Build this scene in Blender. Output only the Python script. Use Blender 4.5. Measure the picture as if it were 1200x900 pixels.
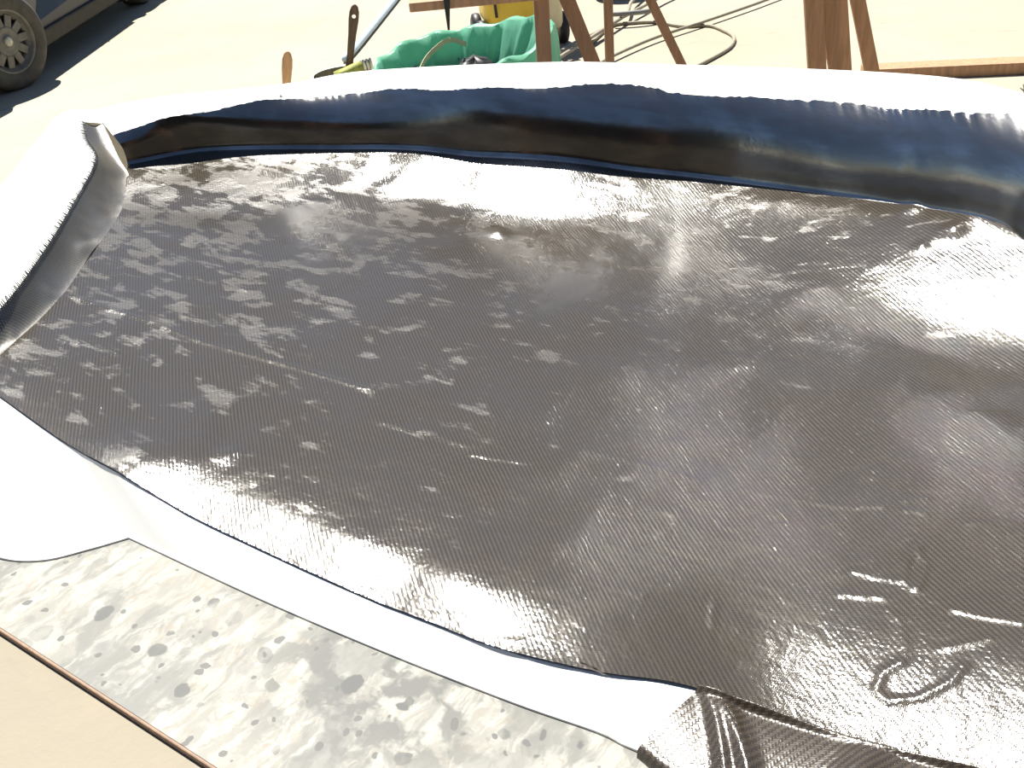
import bpy, bmesh, math, random
import numpy as np
from mathutils import Vector, Matrix

random.seed(7)
rng = np.random.default_rng(7)
for o in list(bpy.data.objects):
    bpy.data.objects.remove(o, do_unlink=True)
scene = bpy.context.scene
C = scene.collection

# ------------------------------------------------------------------ camera
FPX = 1200.0
PITCH, ROLL = math.radians(32), math.radians(5)
CAM = np.array([0.0, 0.0, 1.6])
fw = np.array([0, math.cos(PITCH), -math.sin(PITCH)])
r0 = np.array([1.0, 0, 0]); u0 = np.cross(r0, fw)
RT = math.cos(ROLL) * r0 - math.sin(ROLL) * u0
UP = math.sin(ROLL) * r0 + math.cos(ROLL) * u0
cd = bpy.data.cameras.new('camera'); cam = bpy.data.objects.new('camera', cd); C.objects.link(cam)
cd.sensor_width = 36; cd.lens = 36 * FPX / 1200; cd.clip_start = 0.02; cd.clip_end = 500
cam.matrix_world = Matrix(((RT[0], UP[0], -fw[0], CAM[0]), (RT[1], UP[1], -fw[1], CAM[1]),
                           (RT[2], UP[2], -fw[2], CAM[2]), (0, 0, 0, 1)))
scene.camera = cam

# ------------------------------------------------------------------ sky, sun, exposure
SUN_EL, SUN_AZ = math.radians(60), math.radians(-24)      # azimuth from +Y towards +X
w = bpy.data.worlds.new('sky'); scene.world = w; w.use_nodes = True
nt = w.node_tree; nt.nodes.clear()
sky = nt.nodes.new('ShaderNodeTexSky'); sky.sky_type = 'NISHITA'; sky.sun_disc = False
sky.sun_elevation = SUN_EL; sky.sun_rotation = SUN_AZ; sky.air_density = 1.0; sky.dust_density = 0.3; sky.ozone_density = 2.2
bg = nt.nodes.new('ShaderNodeBackground'); bg.inputs[1].default_value = 0.056
wo = nt.nodes.new('ShaderNodeOutputWorld')
nt.links.new(sky.outputs[0], bg.inputs[0]); nt.links.new(bg.outputs[0], wo.inputs[0])
sl = bpy.data.lights.new('sun', 'SUN'); sun = bpy.data.objects.new('sun', sl); C.objects.link(sun)
sl.energy = 6.0; sl.angle = math.radians(0.55); sl.color = (1.0, 0.95, 0.86)
S = Vector((math.cos(SUN_EL) * math.sin(SUN_AZ), math.cos(SUN_EL) * math.cos(SUN_AZ), math.sin(SUN_EL)))
sun.rotation_euler = S.to_track_quat('Z', 'Y').to_euler(); sun.location = (0, 4, 6)
vs = scene.view_settings
vs.view_transform = 'Standard'; vs.look = 'None'; vs.gamma = 1.0; vs.use_curve_mapping = False
vs.exposure = 0.85

# ------------------------------------------------------------------ helpers: survey of the photograph
def ray(x, y): return RT * (x - 600) / FPX + UP * (450 - y) / FPX + fw
def at(x, y, z):
    d = ray(x, y); return CAM + d * ((z - CAM[2]) / d[2])
def atY(x, y, Y):
    d = ray(x, y); return CAM + d * (Y / d[1])

# ------------------------------------------------------------------ helpers: objects
def tag(o, label=None, cat=None, group=None, kind=None):
    if label: o['label'] = label
    if cat: o['category'] = cat
    if group: o['group'] = group
    if kind: o['kind'] = kind
    return o
def empty(name, loc=(0, 0, 0), rz=0):
    o = bpy.data.objects.new(name, None); C.objects.link(o); o.location = loc; o.rotation_euler = (0, 0, rz)
    o.empty_display_size = 0.05
    return o
def mesh_obj(name, me, mat, parent=None, smooth=False):
    o = bpy.data.objects.new(name, me); C.objects.link(o)
    if mat: me.materials.append(mat)
    if smooth:
        me.polygons.foreach_set('use_smooth', [True] * len(me.polygons))
    if parent: o.parent = parent
    return o
class MB:
    def __init__(s): s.v = []; s.f = []; s.uv = None
    def add(s, vs_, fs):
        n = len(s.v); s.v += [tuple(map(float, p)) for p in vs_]; s.f += [tuple(i + n for i in f) for f in fs]; return s
    def box(s, c, size, rot=None, bev=0):
        x, y, z = [k / 2 for k in size]
        P = [Vector((a * x, b * y, d * z)) for a in (-1, 1) for b in (-1, 1) for d in (-1, 1)]
        if rot is not None: P = [rot @ p for p in P]
        c = Vector(c)
        return s.add([p + c for p in P], [(0, 1, 3, 2), (4, 6, 7, 5), (0, 4, 5, 1), (2, 3, 7, 6), (0, 2, 6, 4), (1, 5, 7, 3)])
    def bar(s, a, b, wx, wy, side=(1, 0, 0)):
        a = Vector(a); b = Vector(b); d = (b - a).normalized(); sx = Vector(side); sx = (sx - d * sx.dot(d)).normalized(); sy = d.cross(sx)
        V = []
        for p in (a, b):
            for i, j in ((-1, -1), (1, -1), (1, 1), (-1, 1)): V.append(p + sx * (i * wx / 2) + sy * (j * wy / 2))
        return s.add(V, [(3, 2, 1, 0), (4, 5, 6, 7)] + [(i, (i + 1) % 4, 4 + (i + 1) % 4, 4 + i) for i in range(4)])
    def tube(s, pts, r, n=8, cap=True):
        pts = [Vector(p) for p in pts]; rs = r if hasattr(r, '__len__') else [r] * len(pts)
        V = []; F = []; prev = None
        for i, p in enumerate(pts):
            t = (pts[min(i + 1, len(pts) - 1)] - pts[max(i - 1, 0)]).normalized()
            a = prev if prev else (Vector((0, 0, 1)) if abs(t.z) < .9 else Vector((1, 0, 0)))
            a = (a - t * a.dot(t)).normalized(); prev = a; b = t.cross(a)
            for k in range(n):
                q = 2 * math.pi * k / n; V.append(p + (a * math.cos(q) + b * math.sin(q)) * rs[i])
        for i in range(len(pts) - 1):
            for k in range(n):
                F.append((i * n + k, i * n + (k + 1) % n, (i + 1) * n + (k + 1) % n, (i + 1) * n + k))
        if cap: F += [tuple(reversed(range(n))), tuple(range((len(pts) - 1) * n, len(pts) * n))]
        return s.add(V, F)
    def lathe(s, prof, n=48, wob=None):
        V = []; F = []
        for i, (r, z) in enumerate(prof):
            for k in range(n):
                q = 2 * math.pi * k / n
                rr, zz = (r, z) if wob is None else wob(i, q, r, z)
                V.append((rr * math.cos(q), rr * math.sin(q), zz))
        for i in range(len(prof) - 1):
            for k in range(n):
                F.append((i * n + k, i * n + (k + 1) % n, (i + 1) * n + (k + 1) % n, (i + 1) * n + k))
        return s.add(V, F)
    def build(s, name, mat, parent=None, smooth=False, bevel=0, seg=2, thick=0):
        me = bpy.data.meshes.new(name); me.from_pydata(s.v, [], s.f); me.update()
        o = mesh_obj(name, me, mat, parent, smooth)
        if thick: m = o.modifiers.new('solid', 'SOLIDIFY'); m.thickness = thick; m.offset = 0
        if bevel: m = o.modifiers.new('bevel', 'BEVEL'); m.width = bevel; m.segments = seg; m.limit_method = 'ANGLE'
        return o
def copy_tree(o, parent=None):
    c = o.copy(); C.objects.link(c)
    if parent: c.parent = parent
    for ch in list(o.children): copy_tree(ch, c)
    return c
def grid_mesh(name, P, mat, parent=None, uv=None, flip=False):
    """P: (ny, nx, 3) array of points"""
    ny, nx = P.shape[:2]
    idx = np.arange(nx * ny).reshape(ny, nx)
    q = np.stack([idx[:-1, :-1], idx[:-1, 1:], idx[1:, 1:], idx[1:, :-1]], -1).reshape(-1, 4)
    if flip: q = q[:, ::-1]
    me = bpy.data.meshes.new(name)
    me.vertices.add(nx * ny); me.vertices.foreach_set('co', P.reshape(-1).astype(np.float32))
    me.loops.add(q.size); me.loops.foreach_set('vertex_index', q.reshape(-1).astype(np.int32))
    me.polygons.add(len(q)); me.polygons.foreach_set('loop_start', np.arange(0, q.size, 4).astype(np.int32))
    me.polygons.foreach_set('use_smooth', np.ones(len(q), bool))
    if uv is not None:
        l = me.uv_layers.new(name='UVMap'); l.data.foreach_set('uv', uv.reshape(-1, 2)[q.reshape(-1)].reshape(-1).astype(np.float32))
    me.update(calc_edges=True); me.validate()
    return mesh_obj(name, me, mat, parent)
def curve(pts, n, smooth=True):
    """resample a polyline evenly by arc length through Catmull-Rom points"""
    P = np.array(pts, float)
    if smooth and len(P) > 2:
        Q = np.vstack([2 * P[0] - P[1], P, 2 * P[-1] - P[-2]]); out = []
        for i in range(1, len(Q) - 2):
            t = np.linspace(0, 1, 40, endpoint=False)[:, None]
            a, b, c, d = Q[i - 1], Q[i], Q[i + 1], Q[i + 2]
            out.append(.5 * (2 * b + (c - a) * t + (2 * a - 5 * b + 4 * c - d) * t ** 2 + (3 * b - a - 3 * c + d) * t ** 3))
        P = np.vstack(out + [P[-1:]])
    s = np.concatenate([[0], np.cumsum(np.linalg.norm(np.diff(P, axis=0), axis=1))]); t = np.linspace(0, s[-1], n)
    return np.stack([np.interp(t, s, P[:, k]) for k in range(P.shape[1])], 1)

# ------------------------------------------------------------------ materials
def new_mat(name):
    m = bpy.data.materials.new(name); m.use_nodes = True; t = m.node_tree; t.nodes.clear()
    o = t.nodes.new('ShaderNodeOutputMaterial'); b = t.nodes.new('ShaderNodeBsdfPrincipled'); t.links.new(b.outputs[0], o.inputs[0])
    return m, t, b
class NG:
    """small node-graph writer"""
    def __init__(s, t): s.t = t
    def n(s, typ, **kw):
        k = s.t.nodes.new(typ)
        for a, v in kw.items(): setattr(k, a, v)
        return k
    def link(s, a, b): s.t.links.new(a, b)
    def val(s, sock, v):
        if isinstance(v, bpy.types.NodeSocket): s.link(v, sock)
        else: sock.default_value = v
    def m(s, op, a, b=None, c=None, clamp=False):
        k = s.n('ShaderNodeMath', operation=op); k.use_clamp = clamp
        for i, v in enumerate((a, b, c)):
            if v is not None: s.val(k.inputs[i], v)
        return k.outputs[0]
    def noise(s, vec, scale, detail=3, rough=.55, dist=0):
        k = s.n('ShaderNodeTexNoise'); s.link(vec, k.inputs['Vector']); k.inputs['Scale'].default_value = scale
        k.inputs['Detail'].default_value = detail; k.inputs['Roughness'].default_value = rough; k.inputs['Distortion'].default_value = dist
        return k.outputs['Fac']
    def ramp(s, fac, stops):
        k = s.n('ShaderNodeValToRGB'); s.link(fac, k.inputs[0]); e = k.color_ramp.elements
        while len(e) < len(stops): e.new(.5)
        for el, (p, c) in zip(e, stops): el.position = p; el.color = (*c, 1) if len(c) == 3 else c
        return k.outputs[0]
    def step(s, fac, lo, hi, a=0., b=1.):
        k = s.n('ShaderNodeMapRange'); k.interpolation_type = 'SMOOTHSTEP'; s.link(fac, k.inputs[0])
        for i, v in zip((1, 2, 3, 4), (lo, hi, a, b)): k.inputs[i].default_value = v
        return k.outputs[0]
    def mix(s, f, a, b):
        k = s.n('ShaderNodeMix', data_type='RGBA'); s.val(k.inputs[0], f); s.val(k.inputs[6], a); s.val(k.inputs[7], b); return k.outputs[2]
    def bump(s, h, strength, dist, normal=None):
        k = s.n('ShaderNodeBump'); s.link(h, k.inputs['Height']); k.inputs['Strength'].default_value = strength; k.inputs['Distance'].default_value = dist
        if normal is not None: s.link(normal, k.inputs['Normal'])
        return k.outputs[0]
    def mapping(s, vec, scale=(1, 1, 1), rot=(0, 0, 0)):
        k = s.n('ShaderNodeMapping'); s.link(vec, k.inputs[0]); k.inputs['Scale'].default_value = scale; k.inputs['Rotation'].default_value = rot
        return k.outputs[0]
def plain(name, col, rough=.5, metal=0, var=.12, scale=20, spec=.5, bump=0, trans=0, sss=0):
    m, t, b = new_mat(name); g = NG(t)
    tc = g.n('ShaderNodeTexCoord'); f = g.noise(tc.outputs['Object'], scale, 4)
    lo = tuple(c * (1 - var) for c in col); hi = tuple(min(1, c * (1 + var)) for c in col)
    g.link(g.ramp(f, [(.3, lo), (.7, hi)]), b.inputs['Base Color'])
    b.inputs['Roughness'].default_value = rough; b.inputs['Metallic'].default_value = metal; b.inputs['Specular IOR Level'].default_value = spec
    if bump: g.link(g.bump(f, bump, .01), b.inputs['Normal'])
    if trans:
        tr = g.n('ShaderNodeBsdfTranslucent'); tr.inputs[0].default_value = (*hi, 1); ms = g.n('ShaderNodeMixShader'); ms.inputs[0].default_value = trans
        g.link(b.outputs[0], ms.inputs[1]); g.link(tr.outputs[0], ms.inputs[2]); g.link(ms.outputs[0], t.nodes['Material Output'].inputs[0])
    return m
def wood(name, col, scale=1.0, var=.3):
    m, t, b = new_mat(name); g = NG(t)
    tc = g.n('ShaderNodeTexCoord'); v = g.mapping(tc.outputs['Object'], (30 * scale, 30 * scale, 3 * scale))
    f = g.noise(v, 2.0, 5, .6, .6)
    g.link(g.ramp(f, [(.25, tuple(c * (1 - var) for c in col)), (.75, tuple(c * (1 + var) for c in col))]), b.inputs['Base Color'])
    b.inputs['Roughness'].default_value = .65
    g.link(g.bump(f, .25, .004), b.inputs['Normal'])
    return m
def carbon(name, col=(.051, .042, .030), wet_rough=.10, dry_rough=.14, ior=1.6, wet_lo=.42, wet_hi=.6, pitch=.0018, weave_amp=1.0, wave=1.0, smear=0.):
    """2x2 twill woven carbon cloth wetted out with resin: weave relief, resin-rich and drier areas, brushed unevenness"""
    m, t, b = new_mat(name); g = NG(t)
    uv = g.n('ShaderNodeUVMap'); sep = g.n('ShaderNodeSeparateXYZ')
    warp = g.noise(uv.outputs[0], 5, 2)
    g.link(uv.outputs[0], sep.inputs[0])
    a = g.m('ADD', g.m('MULTIPLY', sep.outputs[0], 1 / pitch), g.m('MULTIPLY', warp, 2.5))
    c = g.m('ADD', g.m('MULTIPLY', sep.outputs[1], 1 / pitch), g.m('MULTIPLY', warp, 2.0))
    k = g.m('FLOORED_MODULO', g.m('ADD', g.m('FLOOR', a), g.m('FLOOR', c)), 4.0)
    isw = g.m('LESS_THAN', k, 1.5)
    ha = g.m('SINE', g.m('MULTIPLY', g.m('FRACT', a), math.pi)); hc = g.m('SINE', g.m('MULTIPLY', g.m('FRACT', c), math.pi))
    h = g.m('ADD', g.m('MULTIPLY', isw, ha), g.m('MULTIPLY', g.m('SUBTRACT', 1.0, isw), hc))
    big = g.noise(uv.outputs[0], 6, 4, .6, .3)
    stre = g.noise(g.mapping(uv.outputs[0], (10, 45, 1), (0, 0, .9)), 1.0, 4, .6)
    wet = g.step(g.m('ADD', g.m('MULTIPLY', big, .65), g.m('MULTIPLY', stre, .35)), wet_lo, wet_hi)
    fine = g.noise(g.mapping(uv.outputs[0], (1, 1.7, 1), (0, 0, 1.0)), 120, 2, .6)
    med = g.noise(uv.outputs[0], 34, 3, .6, .4)
    base = g.mix(isw, tuple(x * 1.55 for x in col) + (1,), tuple(x * .75 for x in col) + (1,))
    base = g.mix(g.m('MULTIPLY', g.m('POWER', h, .6), 1.0), tuple(x * .35 for x in col) + (1,), base)
    base = g.mix(g.step(big, .3, .7, 0, .35), base, tuple(x * 1.08 for x in col) + (1,))
    g.link(base, b.inputs['Base Color'])
    r = g.m('ADD', g.m('MULTIPLY', wet, wet_rough - dry_rough), dry_rough)
    if smear:                                             # dull smears of half-cured resin, thickest towards the far left of the cloth
        sb = g.noise(g.mapping(uv.outputs[0], (1, 1.5, 1), (0, 0, .5)), 11, 5, .62, .5); s2 = g.noise(g.mapping(uv.outputs[0], (7, 30, 1), (0, 0, .75)), 1.6, 4, .65, .4)
        sm = g.m('ADD', g.m('ADD', g.m('MULTIPLY', sb, .62), g.m('MULTIPLY', s2, .38)), g.m('ADD', g.m('MULTIPLY', sep.outputs[0], -.085), g.m('MULTIPLY', sep.outputs[1], .06)))
        r = g.m('ADD', r, g.m('MULTIPLY', g.step(sm, .675, .74), smear))
    g.link(r, b.inputs['Roughness'])
    b.inputs['IOR'].default_value = ior
    g.link(g.m('ADD', g.m('MULTIPLY', wet, .4), .6), b.inputs['Specular IOR Level'])
    n1 = g.bump(h, 1.0 * weave_amp, .00004)
    hh = g.m('ADD', g.m('MULTIPLY', fine, .33), med)
    n2 = g.bump(hh, .5 * wave, .0018, n1)
    g.link(n2, b.inputs['Normal'])
    return m

M = {}
M['carbon'] = carbon('carbon_cloth_wet', smear=.15)
M['carbon_wall'] = carbon('carbon_cloth_resin_rich_shaded', col=(.010, .011, .014), wet_rough=.14, dry_rough=.2, ior=2.3, wave=.35, weave_amp=.5)  # base darker and bluer than the floor cloth, wall shade put into the colour
M['carbon_dry_haze'] = carbon('carbon_cloth_edge_haze', col=(.085, .08, .07), wet_rough=.3, dry_rough=.5, wave=.6, ior=1.6)  # base lightened to stand for pale sky haze on the turned-up ends
M['carbon_flap'] = carbon('carbon_cloth_overhang', col=(.045, .035, .025), wet_rough=.16, dry_rough=.3, pitch=.0028, wave=.8, ior=1.45, weave_amp=2.5)
M['tow'] = plain('carbon_tow', (.06, .06, .055), .5, var=.3, scale=60)
M['gel'] = plain('white_gelcoat', (.86, .86, .83), .35, var=.02, scale=5)
M['wood_raw'] = wood('sawn_pine', (.42, .24, .13))
M['wood_dark'] = wood('weathered_pine', (.30, .17, .10))
M['wood_edge'] = wood('table_lipping', (.26, .17, .115))
M['rubber'] = plain('tyre_rubber', (.075, .07, .055), .8, var=.25)
M['black'] = plain('black_plastic', (.02, .02, .022), .5)
M['steel'] = plain('wheel_steel', (.16, .155, .13), .5, metal=.3, var=.2)
M['paint'] = plain('car_paint', (.010, .014, .028), .35, var=.05, spec=.25)
M['sill'] = plain('car_sill_ground_tint', (.035, .032, .024), .6, var=.2, spec=.2)  # brown tint stands for ground mirrored in the sill
M['glass'] = plain('car_glass', (.02, .025, .03), .05)
M['yellow'] = plain('yellow_plastic', (.78, .55, .05), .4, var=.05)
M['cream'] = plain('cream_plastic', (.75, .68, .42), .4, var=.05)
M['bag'] = plain('green_bin_liner', (.20, .50, .36), .35, var=.14, scale=6, trans=.4)
M['bin'] = plain('dark_bin_plastic', (.05, .06, .06), .5)
M['hose'] = plain('rubber_cable', (.30, .27, .20), .6, var=.15)
M['hose_dark'] = plain('grey_hose', (.2, .2, .19), .6, var=.15)
M['bluepipe'] = plain('pale_blue_pipe', (.45, .58, .68), .4, var=.05)
M['handle'] = wood('grubby_handle', (.12, .075, .04), 4, .5)
M['handle2'] = wood('light_handle', (.42, .23, .10), 4, .3)
M['pot_in'] = plain('stained_pot_inside', (.24, .22, .14), .6, var=.5, scale=30)
M['bristle'] = plain('olive_bristle', (.28, .30, .06), .7, var=.3, scale=80)
M['band'] = plain('pale_ferrule', (.6, .58, .45), .4, var=.3, scale=60)
M['black_strap'] = plain('black_webbing', (.012, .02, .018), .7)
M['card'] = plain('card_strip', (.55, .42, .27), .7)

def ground_mat(name='dusty_concrete', c0=(.315, .275, .20), c1=(.39, .345, .265)):
    m, t, b = new_mat(name); g = NG(t); tc = g.n('ShaderNodeTexCoord'); v = tc.outputs['Object']
    a = g.noise(v, .6, 4, .6); c = g.noise(v, 9, 6, .7); s = g.noise(g.mapping(v, (1, 3, 1), (0, 0, .5)), 4, 5, .65, .5)
    col = g.ramp(a, [(.3, c0), (.7, c1)])
    col = g.mix(g.step(c, .5, .78, 0, .45), col, (.30, .25, .18, 1))
    col = g.mix(g.step(s, .60, .72, 0, .55), col, (.22, .19, .15, 1))
    g.link(col, b.inputs['Base Color']); b.inputs['Roughness'].default_value = .75
    g.link(g.bump(c, .3, .01), b.inputs['Normal'])
    return m
def sheet_local(px, py):
    tz = .735; a = Vector(at(0, 735, tz)); d = (Vector(at(255, 900, tz)) - a).normalized(); q = Vector((-d.y, d.x, 0)); v = Vector(at(px, py, tz)) - a
    return v.dot(d) - (-.95 + 1.55) / 2, v.dot(q) - 1.72 / 2
def table_mat():
    m, t, b = new_mat('stained_table_top'); g = NG(t); tc = g.n('ShaderNodeTexCoord'); v = tc.outputs['Object']
    nd = g.n('ShaderNodeTexNoise'); g.link(v, nd.inputs['Vector']); nd.inputs['Scale'].default_value = 30; nd.inputs['Detail'].default_value = 3
    ad = g.n('ShaderNodeVectorMath', operation='MULTIPLY_ADD'); g.link(nd.outputs['Color'], ad.inputs[0]); ad.inputs[1].default_value = (.022, .022, .0); g.link(v, ad.inputs[2]); vd = ad.outputs[0]
    st = g.noise(g.mapping(vd, (16, 5, 1), (0, 0, -.45)), 2.4, 6, .7, .6)       # wiped smears
    bl = g.noise(vd, 6.5, 4, .6, .2); sm = g.noise(v, 2.2, 3)
    def spots(scale, r, keep):
        vo = g.n('ShaderNodeTexVoronoi'); g.link(vd, vo.inputs['Vector']); vo.inputs['Scale'].default_value = scale
        sc = g.n('ShaderNodeSeparateColor'); g.link(vo.outputs['Color'], sc.inputs[0])
        lim = g.m('MULTIPLY', g.m('SUBTRACT', sc.outputs[0], keep), r / (1 - keep))
        return g.step(g.m('SUBTRACT', lim, vo.outputs['Distance']), -.03, .03)
    col = g.ramp(sm, [(.3, (.25, .25, .225)), (.7, (.35, .345, .31))])
    col = g.mix(g.step(st, .42, .58, 0, .75), col, (.17, .165, .14, 1))
    col = g.mix(g.step(g.noise(vd, 55, 4, .7), .56, .66, 0, .55), col, (.22, .185, .135, 1))
    col = g.mix(g.step(g.m('ADD', g.m('MULTIPLY', bl, .75), g.m('MULTIPLY', st, .25)), .49, .56, 0, .7), col, (.11, .115, .108, 1))
    dist = g.n('ShaderNodeVectorMath', operation='DISTANCE'); g.link(g.mapping(vd, (1, 1.3, 0)), dist.inputs[0]); q = sheet_local(470, 790); dist.inputs[1].default_value = (q[0], q[1] * 1.3, 0)
    clus = g.step(dist.outputs['Value'], .26, .06)
    near = g.m('MAXIMUM', g.step(bl, .44, .54, .3, .9), clus)
    scr = g.noise(g.mapping(vd, (60, 14, 1), (0, 0, -.9)), 2.0, 5, .75, .5); scr2 = g.noise(g.mapping(vd, (14, 60, 1), (0, 0, -.5)), 2.0, 5, .75, .5)
    col = g.mix(g.step(scr, .60, .68, 0, .6), col, (.13, .115, .085, 1)); col = g.mix(g.step(scr2, .62, .70, 0, .6), col, (.12, .11, .085, 1))
    col = g.mix(g.m('MULTIPLY', clus, g.step(g.noise(vd, 18, 4, .6), .46, .56)), col, (.085, .088, .082, 1))
    col = g.mix(g.m('MULTIPLY', g.m('MULTIPLY', spots(26, .40, .35), near), 1.0), col, (.05, .053, .052, 1))
    col = g.mix(g.m('MULTIPLY', spots(64, .4, .72), .9), col, (.06, .062, .06, 1))
    g.link(col, b.inputs['Base Color']); b.inputs['Roughness'].default_value = .6
    return m
M['added_shed'] = plain('added_workshop_dark', (.022, .02, .018), .8); M['ply'] = ground_mat('weathered_ply', (.225, .20, .15), (.27, .24, .18)); M['ground'] = ground_mat(); M['table'] = table_mat()

# ------------------------------------------------------------------ ground
g_ = MB(); g_.add([(-40, -25, 0), (40, -25, 0), (40, 60, 0), (-40, 60, 0)], [(0, 1, 2, 3)])
tag(g_.build('floor', M['ground']), 'pale dusty concrete yard in bright sun', kind='structure')

# ------------------------------------------------------------------ dark workshop added out of view to keep the wet back wall's reflection dark
added_shed = empty('added_workshop', (0, -5.5, 0)); tag(added_shed, 'dark open-fronted workshop added out of view to darken the laminate wall reflection', 'reflection blocker')
MB().box((0, .9, 1.5), (16, .2, 3.0)).build('added_rear_wall', M['added_shed'], added_shed)
MB().box((0, 2.3, 3.08), (16.4, 3.0, .16)).build('added_roof', M['added_shed'], added_shed)
for x in (-8, 8): MB().box((x, 2.3, 1.5), (.2, 2.6, 3.0)).build('added_side_wall', M['added_shed'], added_shed)
for x in (-4, 0, 4): MB().box((x, 3.6, 1.5), (.12, .12, 3.0)).build('added_post', M['wood_dark'], added_shed)

# ------------------------------------------------------------------ work table and the stained sheet on it
TZ = .735
TP = Vector(at(0, 735, TZ)); TE = Vector(at(255, 900, TZ)); TD = (TE - TP).normalized(); TQ = Vector((-TD.y, TD.x, 0)); TP.z = 0
def tpt(s, q, z=0): p = TP + TD * s + TQ * q; return Vector((p.x, p.y, z))
S0, S1, Q0, Q1 = -.95, 1.55, 0, 1.72
trot = math.atan2(TD.y, TD.x)
L, D = S1 - S0, Q1 - Q0
TT = TZ - .008                                        # top of the table under the sheet
tq0, tq1, ts0, ts1 = -.30, Q1 - .02, -1.0, 1.6
tab = empty('work_table', tuple(tpt((ts0 + ts1) / 2, (tq0 + tq1) / 2)), trot)
tag(tab, 'tan plywood work table showing at the lower left under the stained sheet', 'table')
L2, D2 = ts1 - ts0, tq1 - tq0
MB().box((0, 0, TT - .0125), (L2, D2, .025)).build('table_top', M['ply'], tab, bevel=.002)
for sx in (-1, 1):
    for sy in (-1, 1):
        MB().box((sx * (L2 / 2 - .15), sy * (D2 / 2 - .15), (TT - .025) / 2), (.07, .07, TT - .025)).build('leg', M['wood_raw'], tab, bevel=.004)
    MB().box((sx * (L2 / 2 - .15), 0, TT - .07), (.04, D2 - .37, .09)).build('rail', M['wood_raw'], tab)
sht = empty('white_sheet', tuple(tpt((S0 + S1) / 2, (Q0 + Q1) / 2, TT)), trot)
tag(sht, 'off-white laminate sheet stained with grey resin drips, under the white mould', 'board')
MB().box((0, 0, .004), (L, D, .008)).build('sheet', M['table'], sht)
MB().box((0, -D / 2 - .002, .004), (L + .008, .004, .0085)).build('edge_strip', M['wood_edge'], sht, bevel=.0015)
MB().box((-L / 2 - .002, 0, .004), (.004, D, .0085)).build('edge_strip', M['wood_edge'], sht, bevel=.0015)

# ------------------------------------------------------------------ mould and laminate geometry
ZN, ZB = .770, .85
# photo x, photo y, surveyed height, height before the glint slopes are added
Npx = [(-30, 446, .820, .818), (0, 466, .813, .811), (100, 536, .799, .794), (210, 599, .780, .785), (300, 643, .768, .780), (400, 688, .762, .777), (500, 728, .762, .776), (600, 765, .767, .777),
       (700, 789, .770, .779), (815, 806, .769, .782), (960, 857, .770, .794), (1200, 917, .804, .824)]
def surveyed(px): out = []; [out.append(np.array([*at(x, y, zf)[:2], zb])) for x, y, zf, zb in px]; return out
Nw = surveyed(Npx) + [np.array([.62, .40, .865]), np.array([.86, .27, .93])]
Bpx = [(150, 197, .853, .850), (250, 181, .854, .850), (430, 174, .866, .850), (600, 184, .875, .850), (800, 207, .860, .850), (1000, 231, .885, .852), (1160, 257, .922, .860)]
Bw = surveyed(Bpx) + [np.array([*at(1225, 272, .945)[:2], .875])]
Lw = [Nw[0]] + [at(x, y, z) for x, y, z in [(60, 360, .825), (100, 300, .835), (138, 240, .846)]] + [Bw[0]]
Rw = [Nw[-1], np.array([.90, .65, .93]), np.array([.87, 1.05, .92]), Bw[-1]]
NU, NV = 640, 440
Nc, Bc = curve(Nw, NU), curve(Bw, NU)
Lc, Rc = curve(Lw, NV), curve(Rw, NV)
uu = np.linspace(0, 1, NU)[None, :, None]; vv = np.linspace(0, 1, NV)[:, None, None]
floorP = (1 - vv) * Nc[None] + vv * Bc[None] + (1 - uu) * Lc[:, None] + uu * Rc[:, None] - (
    (1 - uu) * (1 - vv) * Nc[0] + uu * (1 - vv) * Nc[-1] + (1 - uu) * vv * Bc[0] + uu * vv * Bc[-1])

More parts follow.
